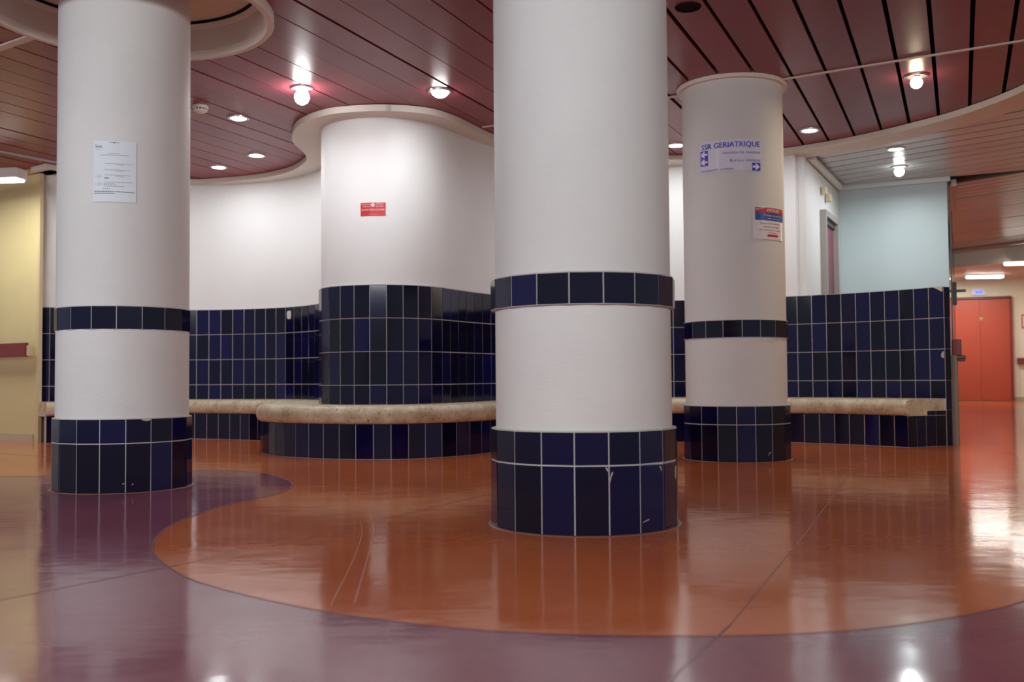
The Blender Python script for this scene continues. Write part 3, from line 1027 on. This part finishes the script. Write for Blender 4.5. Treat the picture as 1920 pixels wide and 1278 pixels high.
# lamp hole with no lamp
o = empty('empty_lamp_hole', (1.001, 5.510, ZC))
lathe('hole_edge', [(0.062, 0.003), (0.062, -0.003), (0.070, -0.004), (0.074, 0.003)], (0, 0, 0), VOID, o, 32)
lathe('hole_shadow', [(0, 0.001), (0.064, 0.001), (0.064, 0.003)], (0, 0, 0), VOID, o, 32)
tag(o, 'empty black round lamp hole in the burgundy ceiling at top right of centre', 'lamp hole')

# smoke detector
o = empty('smoke_detector', (-2.338, 7.447, ZC))
lathe('detector_base', [(0.0, 0.004), (0.058, 0.004), (0.058, -0.016), (0.050, -0.020)], (0, 0, 0), PLASTIC, o, 32)
lathe('detector_vent', [(0.046, -0.018), (0.046, -0.032)], (0, 0, 0), mat('vent_grey', sr(120, 120, 124), 0.6), o, 32)
for i in range(12):
    a = i * PI / 6
    box('vent_fin', (0.047 * math.cos(a), 0.047 * math.sin(a), -0.026), (0.006, 0.010, 0.016), PLASTIC, o, a + PI / 2)
lathe('detector_head', [(0.050, -0.032), (0.049, -0.040), (0.030, -0.050), (0.0, -0.052)], (0, 0, 0), PLASTIC, o, 32)
tag(o, 'white round smoke detector on the burgundy ceiling beside left column', 'smoke detector')

# ------------------------------------------------------------------ corridor at right
cd = Vector((0.412, 0.911))
cn = Vector((0.911, -0.412))
pl = lambda t, o_=0.0: (3.735 + cd.x * t + cn.x * o_, 8.365 + cd.y * t + cn.y * o_)
cang = math.atan2(cd.y, cd.x)
a, b = pl(0.0), pl(2.25)
ledge = struct(wallbox('wall_corridor_ledge', a, b, 0, 0.745, 0.09, GREYBASE))
hr2 = empty('handrail', (*pl(0.16, 0.0), 0.815))
box('rail_board', (cd.x * 1.0, cd.y * 1.0, 0), (2.0, 0.075, 0.14), BURG_W, hr2, cang, 0.008)
box('rail_lip', (cd.x * 1.0 + cn.x * 0.02, cd.y * 1.0 + cn.y * 0.02, -0.085), (2.0, 0.10, 0.03), mat('rail_lip_paint', sr(74, 60, 56), 0.4), hr2, cang, 0.006)
tag(hr2, 'dark red handrail on the grey ledge behind the end of the tiled wall', 'handrail')
# glazed partition seen edge-on
gp = empty('glass_partition', (*pl(2.22, -0.045), 0))
def gbox(nm, t, z, st, so, sz, m, off=0.0):
    return box(nm, (cd.x * t + cn.x * off, cd.y * t + cn.y * off, z), (st, so, sz), m, gp, cang)
gbox('frame_post', 0.03, 1.32, 0.03, 0.014, 2.64, DARKM)
gbox('frame_post', 2.30, 1.32, 0.04, 0.014, 2.64, DARKM)
gbox('frame_post', 4.60, 1.32, 0.04, 0.014, 2.64, DARKM)
gbox('top_rail', 2.34, 2.60, 4.60, 0.05, 0.07, mat('pale_rail_paint', sr(206, 190, 186), 0.35), 0.045)
gbox('bottom_rail', 2.32, 0.05, 4.64, 0.03, 0.10, DARKM)
gbox('glass_pane', 1.165, 1.35, 2.20, 0.008, 2.46, GLASS)
gbox('glass_pane', 3.45, 1.35, 2.22, 0.008, 2.46, GLASS)
hz = empty('x')
bpy.data.objects.remove(hz)
gbox('lock_plate', 1.0, 1.50, 0.05, 0.05, 0.26, DARKM, 0.02)
gbox('lock_bar', 1.0, 1.53, 0.03, 0.22, 0.03, DARKM, 0.03)
tag(gp, 'dark framed glass partition seen edge-on beside the pale blue wall', 'partition')

# opposite wall of the corridor (outside the frame)
q0, q1 = pl(-1.5, 3.3), pl(16.5, 3.3)
struct(wallbox('wall_corridor_right', q1, q0, 0, 3.0, 0.12, CREAM))
# far wall with the lift
ew_a = math.radians(-18)
ed = Vector((math.cos(ew_a), math.sin(ew_a)))
E0 = Vector((9.80, 22.02))
ep = lambda t, o_=0.0: (E0.x + ed.x * t + ed.y * o_, E0.y + ed.y * t - ed.x * o_)   # o_: towards the viewer
ewall = struct(wallbox('wall_far', ep(-1.6), ep(5.5), 0, 2.70, 0.15, CREAM))
lift = struct(empty('door_2', (*ep(0.58), 0)))
def ebox(nm, t, o_, z, st, so, sz, m, par=lift):
    x, y = ep(t, o_)
    return box(nm, (x - par.location.x, y - par.location.y, z), (st, so, sz), m, par, ew_a)
ebox('door_leaf', 0.195, 0.035, 1.12, 0.628, 0.03, 2.22, REDDOOR)
ebox('door_leaf', 0.810, 0.035, 1.12, 0.594, 0.03, 2.22, REDDOOR)
ebox('door_jamb', -0.17, 0.05, 1.13, 0.06, 0.10, 2.26, mat('dark_red_frame', sr(120, 30, 22), 0.4))
ebox('door_jamb', 1.122, 0.05, 1.13, 0.05, 0.10, 2.26, mat('dark_red_jamb', sr(130, 34, 24), 0.4))
ebox('door_head', 0.475, 0.05, 2.25, 1.33, 0.10, 0.05, mat('dark_red_head', sr(96, 22, 18), 0.4))
x, y = ep(0.535, 0.052)
pd_ = lathe('round_plate', [(0, 0.012), (0.028, 0.012), (0.040, 0.008), (0.042, 0)], (0, 0, 0), mat('plate_grey', sr(170, 140, 120), 0.4), lift, 20)
pd_.location = (x - lift.location.x, y - lift.location.y, 1.79)
pd_.rotation_euler = (PI / 2, 0, ew_a)
dsp = empty('floor_indicator', (*ep(0.50, 0.0), 2.38))
ebox('indicator_case', 0.50, 0.02, 2.38 - 2.38, 0.30, 0.04, 0.13, PLASTIC, dsp)
ebox('indicator_screen', 0.50, 0.045, 0.0, 0.17, 0.012, 0.07, BLUESCR, dsp)
for i, t in enumerate((0.46, 0.54)):
    ebox('screen_digit', t, 0.0525, 0.0, 0.03, 0.004, 0.045, mat('digit_blue', (0, 0, 0), 0.3, 0.5, 0, sr(40, 66, 230), 1.0), dsp)
tag(dsp, 'white floor indicator with a small blue screen above the red lift doors', 'display')
hr3 = empty('handrail', (*ep(1.24, 0.06), 0.86))
ebox('rail_board', 2.52, 0.07, 0.0, 2.6, 0.04, 0.13, BURG_W, hr3)
ebox('rail_bracket', 1.28, 0.03, 0.0, 0.05, 0.06, 0.10, GREYBASE, hr3)
tag(hr3, 'dark red handrail on the cream wall right of the lift', 'handrail')
struct(wallbox('baseboard_far', ep(1.16, 0.0), ep(5.4, 0.0), 0, 0.08, 0.02, mat('far_plinth_paint', sr(176, 166, 144), 0.5), None, -1))
# pinkish notice cut by the frame edge
no = empty('wall_notice', (*ep(1.445, 0.012), 1.72))
ebox('notice_board', 1.445, 0.012, 0.0, 0.22, 0.02, 0.30, mat('notice_red', sr(196, 96, 84), 0.5), no)
ebox('notice_sheet', 1.445, 0.024, 0.0, 0.17, 0.006, 0.24, PAPER, no)
tag(no, 'red edged notice on the far cream wall at right image edge', 'notice')


def tube_lamp(x, y, z, L, ang, label):
    o = empty('fluorescent_lamp', (x, y, z))
    box('lamp_housing', (0, 0, 0.028), (L + 0.04, 0.16, 0.03), PLASTIC, o, ang, 0.005)
    box('lamp_diffuser', (0, 0, -0.010), (L, 0.13, 0.05), EMITT, o, ang, 0.016)
    tag(o, label, 'ceiling light')
    l = area('lamp_light', (0, 0, -0.05), L, 18, (1.0, 0.95, 0.84), 0.12)
    l.parent = o
    l.rotation_euler = (0, 0, ang)
    return o


tube_lamp(9.82, 20.60, 2.605, 0.72, math.radians(-4), 'lit fluorescent ceiling lamp just in front of the red lift doors')
tube_lamp(9.46, 18.10, 2.605, 0.86, math.radians(-10), 'lit fluorescent ceiling lamp cut by the right image edge')
tube_lamp(9.07, 21.05, 2.605, 0.40, math.radians(-4), 'small lit ceiling lamp glimpsed through the glass beside the blue wall')
# fill lights added outside the frame to brighten the corridor ceiling and bulkhead
area('corridor_fill_light', (7.4, 10.2, 2.5), 1.2, 46, (1.0, 0.96, 0.90), 0.4, (9.8, 17.8, 2.3))
area('corridor_fill_light', (10.8, 16.6, 2.9), 1.2, 40, (1.0, 0.95, 0.86), 0.3)


# ------------------------------------------------------------------ notices on the columns
def text_mesh(s, size, align='LEFT', bold=0.0, sx=1.0):
    cu = bpy.data.curves.new('t', 'FONT')
    cu.body = s
    cu.size = size
    cu.align_x = align
    cu.resolution_u = 2
    ob = bpy.data.objects.new('t', cu)
    COL.objects.link(ob)
    bpy.context.view_layer.update()
    dg = bpy.context.evaluated_depsgraph_get()
    me = bpy.data.meshes.new_from_object(ob.evaluated_get(dg))
    bpy.data.objects.remove(ob)
    vs = [(v.co.x * sx, v.co.y) for v in me.vertices]
    fs = [tuple(p.vertices) for p in me.polygons]
    bpy.data.meshes.remove(me)
    return vs, fs


def fit_text(s, width, height, bold=0.0):
    """text scaled to a width and cap height, origin at its lower left"""
    vs, fs = text_mesh(s, 1.0, 'LEFT', bold)
    x0, x1 = min(v[0] for v in vs), max(v[0] for v in vs)
    y1 = max(v[1] for v in vs)
    cap = text_mesh('H', 1.0)[0]
    ch = max(v[1] for v in cap)
    return [((v[0] - x0) / (x1 - x0) * width, v[1] / ch * height) for v in vs], fs


class Sheet:
    """flat prints laid on a cylinder (or a plane): u right in metres, v up in metres"""
    def __init__(s, root, R, a0, z0, X0=0.0, Y0=0.0):
        s.root, s.R, s.a0, s.z0 = root, R, a0, z0

    def pos(s, u, v, d):
        a = s.a0 + u / s.R
        r = s.R + d
        return (r * math.cos(a), r * math.sin(a), s.z0 + v)

    def put(s, name, vs, fs, m, d, parent=None):
        me = bpy.data.meshes.new(name)
        me.from_pydata([(u, v, 0) for u, v in vs], [], fs)
        bm = bmesh.new()
        bm.from_mesh(me)
        us = [u for u, v in vs]
        st_ = 0.008
        c = math.floor(min(us) / st_) * st_ + st_
        while c < max(us):          # cut into narrow strips so that the print follows the curve
            bmesh.ops.bisect_plane(bm, geom=bm.verts[:] + bm.edges[:] + bm.faces[:], plane_co=(c, 0, 0), plane_no=(1, 0, 0), dist=1e-6)
            c += st_
        for v in bm.verts:
            v.co = s.pos(v.co.x, v.co.y, d)
        bm.to_mesh(me)
        bm.free()
        return link(name, me, m, parent or s.root)

    def rect(s, name, u0, v0, u1, v1, m, d, parent=None, n_=None):
        n_ = n_ or max(1, int(abs(u1 - u0) / 0.012))
        vs, fs = [], []
        for i in range(n_ + 1):
            u = u0 + (u1 - u0) * i / n_
            vs += [(u, v0), (u, v1)]
        fs = [(2 * i, 2 * i + 2, 2 * i + 3, 2 * i + 1) for i in range(n_)]
        return s.put(name, vs, fs, m, d, parent)

    def text(s, name, txt, u, v, w, h, m, d, bold=0.0, parent=None):
        vs, fs = fit_text(txt, w, h)
        if bold:        # a heavier cut of the same letters: two strikes side by side
            n_ = len(vs)
            vs = vs + [(x + h * bold * 5, y) for x, y in vs]
            fs = fs + [tuple(i + n_ for i in f) for f in fs]
        return s.put(name, [(x + u, y + v) for x, y in vs], fs, m, d, parent)

    def sheet(s, name, w, h, m, d, bulge=0.0):
        n_ = 24
        vs, fs = [], []
        for dd_ in (d, d - 0.0008):
            for i in range(n_ + 1):
                for v in (0.0, h):
                    vs.append(s.pos(w * i / n_, v, dd_ + (bulge if v == 0 else 0) * math.sin(PI * i / n_)))
        q = 2 * (n_ + 1)
        for i in range(n_):
            fs += [(2 * i, 2 * i + 2, 2 * i + 3, 2 * i + 1), (q + 2 * i, q + 2 * i + 1, q + 2 * i + 3, q + 2 * i + 2),
                   (2 * i, q + 2 * i, q + 2 * i + 2, 2 * i + 2), (2 * i + 1, 2 * i + 3, q + 2 * i + 3, q + 2 * i + 1)]
        fs += [(0, 1, q + 1, q), (2 * n_, q + 2 * n_, q + 2 * n_ + 1, 2 * n_ + 1)]
        return mesh(name, vs, fs, m, s.root)


def bars(sh, name, lst, m, d):
    """rows of illegible small print, as word-sized dashes"""
    r_ = random.Random(len(lst) + 5)
    vs, fs = [], []
    for (u0, u1, v, h) in lst:
        u = u0
        while u < u1 - 0.002:
            w = min(r_.uniform(0.004, 0.013), u1 - u)
            b_ = len(vs)
            vs += [(u, v), (u + w, v), (u + w, v + h), (u, v + h)]
            fs.append((b_, b_ + 1, b_ + 2, b_ + 3))
            u += w + 0.0022
    o = sh.put(name, vs, fs, m, d)
    o['kind'] = 'stuff'
    return o


# A4 notice, left column
loc = coll.location
no1 = empty('paper_notice', (loc.x, loc.y, 0))
tag(no1, 'white printed paper sheet taped to the left column', 'notice')
sh = Sheet(no1, 0.3495, math.radians(-94.55), 1.5218)
wA = 0.3495 * math.radians(35.2)
hA = 0.322
sh.sheet('paper', wA, hA, PAPER, 0.0015)
bars(sh, 'small_print', [(0.058, 0.20, 0.200, 0.0028), (0.120, 0.150, 0.194, 0.0026), (0.058, 0.185, 0.168, 0.0028), (0.112, 0.155, 0.162, 0.0026), (0.058, 0.185, 0.140, 0.0028), (0.110, 0.155, 0.133, 0.0026),
                         (0.055, 0.195, 0.103, 0.0028), (0.055, 0.105, 0.096, 0.0026), (0.055, 0.115, 0.089, 0.0026), (0.055, 0.160, 0.081, 0.0028),
                         (0.024, 0.036, 0.140, 0.0026), (0.008, 0.050, 0.133, 0.0026), (0.024, 0.036, 0.126, 0.0026), (0.024, 0.036, 0.100, 0.0026), (0.008, 0.050, 0.092, 0.0026), (0.024, 0.036, 0.086, 0.0026),
                         (0.075, 0.132, 0.254, 0.0034), (0.034, 0.176, 0.245, 0.0038), (0.012, 0.040, 0.276, 0.0024), (0.050, 0.085, 0.068, 0.003)], INK, 0.0022)
bars(sh, 'bold_print', [(0.006, 0.100, 0.052, 0.005), (0.105, 0.208, 0.052, 0.0035), (0.006, 0.108, 0.043, 0.004), (0.080, 0.098, 0.312, 0.003), (0.108, 0.130, 0.312, 0.003)], INKD, 0.0022)
sh.rect('grey_stamp', 0.056, 0.121, 0.081, 0.129, INK, 0.0024)
sh.rect('letterhead_block', 0.010, 0.286, 0.044, 0.296, mat('letterhead_grey', sr(160, 162, 168), 0.6), 0.0024)
sh.rect('header_dot', 0.100, 0.309, 0.107, 0.316, INKD, 0.0024)
sh.put('letterhead_tick', [(0.006, 0.298), (0.009, 0.296), (0.018, 0.305), (0.016, 0.306)], [(0, 1, 2, 3)], INK, 0.0024)

# direction sign, right column
loc = colr.location
sg = empty('direction_sign', (loc.x, loc.y, 0))
tag(sg, 'clear glossy sheet with blue SSR GERIATRIQUE lettering and arrows on right column', 'sign')
Rr = 0.3575
sh = Sheet(sg, Rr, math.radians(-140.6), 1.985)
wS = Rr * math.radians(70.0)
sh.sheet('laminated_sheet', wS, 0.221, LAM, 0.0012)
u_ = lambda a: Rr * math.radians(a + 140.6)
sh.text('heading', 'SSR GERIATRIQUE', u_(-138.0), 0.166, u_(-72.0) - u_(-138.0), 0.036, TXTBLUE, 0.003, 0.012)
sh.text('line_secretariat', 'Secrétariat médical', u_(-113.2), 0.119, 0.258, 0.019, TXTBLUE2, 0.003)
sh.text('line_bureau', 'Bureau médical', u_(-105.2), 0.064, 0.208, 0.019, TXTBLUE2, 0.003)
sh.text('line_assistantes', 'Assistantes sociales', 0.006, 0.010, 0.236, 0.017, TXTBLUE2, 0.003)


def arrow(sh, u0, v0, w, h, right, m, nm='arrow'):
    pts = [(0.08, 0.5), (0.46, 0.92), (0.70, 0.92), (0.50, 0.66), (0.94, 0.66), (0.94, 0.34), (0.50, 0.34), (0.70, 0.08), (0.46, 0.08)]
    if right:
        pts = [(1 - x, y) for x, y in pts]
    sh.put(nm, [(u0 + w * x, v0 + h * y) for x, y in pts], [tuple(range(9))], m, 0.0038)


b1 = sh.rect('arrow_field', u_(-139.8), 0.052, u_(-130.0), 0.158, TXTBLUE, 0.003)
arrow(sh, u_(-139.8), 0.106, u_(-130.0) - u_(-139.8), 0.050, False, TXTWHITE)
arrow(sh, u_(-139.8), 0.054, u_(-130.0) - u_(-139.8), 0.050, False, TXTWHITE)
sh.rect('arrow_field', u_(-81.3), 0.001, u_(-71.6), 0.055, TXTBLUE, 0.003)
arrow(sh, u_(-81.3), 0.003, u_(-71.6) - u_(-81.3), 0.050, True, TXTWHITE)

# visitors sign, right column
vg = empty('visitor_sign', (loc.x, loc.y, 0))
tag(vg, 'white visitors sign with red and blue header and red arrow on right column', 'sign')
sh = Sheet(vg, Rr, math.radians(-82.0), 1.518)
wV = Rr * math.radians(48.5)
sh.sheet('laminated_sheet', wV, 0.222, mat('sign_white', sr(226, 220, 226), 0.12, 0.6), 0.0012)
sh.rect('red_band', 0.020, 0.182, wV - 0.002, 0.218, SIGNRED, 0.0024)
sh.rect('blue_band', 0.020, 0.130, wV - 0.002, 0.182, SIGNBLUE, 0.0024)
sh.text('heading', 'VISITEURS', 0.108, 0.189, 0.130, 0.022, TXTWHITE, 0.0032, 0.01)
sh.text('line_two', 'Protégez nos proches', 0.090, 0.160, 0.180, 0.012, TXTWHITE, 0.0032)
sh.text('line_three', 'lavez-vous les mains', 0.120, 0.140, 0.125, 0.009, TXTWHITE, 0.0032)
bars(sh, 'corner_print', [(0.026, 0.085, 0.208, 0.004), (0.026, 0.050, 0.200, 0.004)], TXTWHITE, 0.0032)
sh.text('line_four', 'Entrée au CH le dimanche', 0.058, 0.104, 0.190, 0.012, INKD, 0.0032)
sh.text('line_five', 'passez au 2e étage', 0.085, 0.082, 0.150, 0.012, INKD, 0.0032)
sh.text('line_six', 'Merci de prendre les escaliers à', 0.048, 0.060, 0.215, 0.010, TXTRED, 0.0032)
sh.text('line_seven', 'droite', 0.125, 0.042, 0.075, 0.009, TXTRED, 0.0032)
sh.put('red_arrow', [(0.115, 0.020), (0.115, 0.034), (0.205, 0.034), (0.205, 0.040), (0.222, 0.027), (0.205, 0.013), (0.205, 0.020)], [(0, 1, 2, 3, 4, 5, 6)], SIGNRED, 0.0032)

# no-smoking sign on the bulge (wall is gently curved there)
ns = empty('no_smoking_sign', (0, 0, 0))
tag(ns, 'small red no-smoking plate on the curved white bulge wall', 'sign')
wall_face = offset(J_BUL, -0.018)
def yw(x):
    c = [p for p in wall_face if -1.5 < p[0] < -0.6]
    for a, b in zip(c, c[1:]):
        if a[0] <= x <= b[0]:
            return a[1] + (b[1] - a[1]) * (x - a[0]) / (b[0] - a[0])
class Flat(Sheet):
    def pos(s, u, v, d):
        x = -1.160 + u * 0.995
        return (x, yw(x) - d - 0.0008, s.z0 + v)
sh = Flat(ns, 1, 0, 1.836)
sh.sheet('plate', 0.197, 0.103, SIGNRED, 0.0012)
T = 0.0022
sh.text('print_left', 'ASSISTANCE', 0.008, 0.086, 0.072, 0.009, TXTWHITE, T)
sh.text('print_left', 'PUBLIQUE', 0.020, 0.069, 0.058, 0.009, TXTWHITE, T)
sh.text('print_right', 'HÔPITAUX', 0.122, 0.087, 0.058, 0.009, TXTWHITE, T)
sh.text('print_right', 'DE PARIS', 0.122, 0.070, 0.058, 0.009, TXTWHITE, T)
sh.text('print_main', 'INTERDICTION DE FUMER', 0.008, 0.042, 0.180, 0.012, TXTWHITE, T, 0.01)
sh.rect('fine_print', 0.058, 0.010, 0.142, 0.013, mat('fine_print_pink', sr(220, 130, 124), 0.5), T)
cv = [(0.098 + 0.0135 * math.cos(2 * PI * i / 20), 0.085 + 0.0135 * math.sin(2 * PI * i / 20)) for i in range(20)]
sh.put('round_emblem', cv, [tuple(range(20))], TXTWHITE, T)
sh.put('emblem_mark', [(0.094, 0.093), (0.102, 0.093), (0.100, 0.084), (0.098, 0.078), (0.096, 0.084)], [(0, 1, 2, 3, 4)], INKD, T + 0.0006)
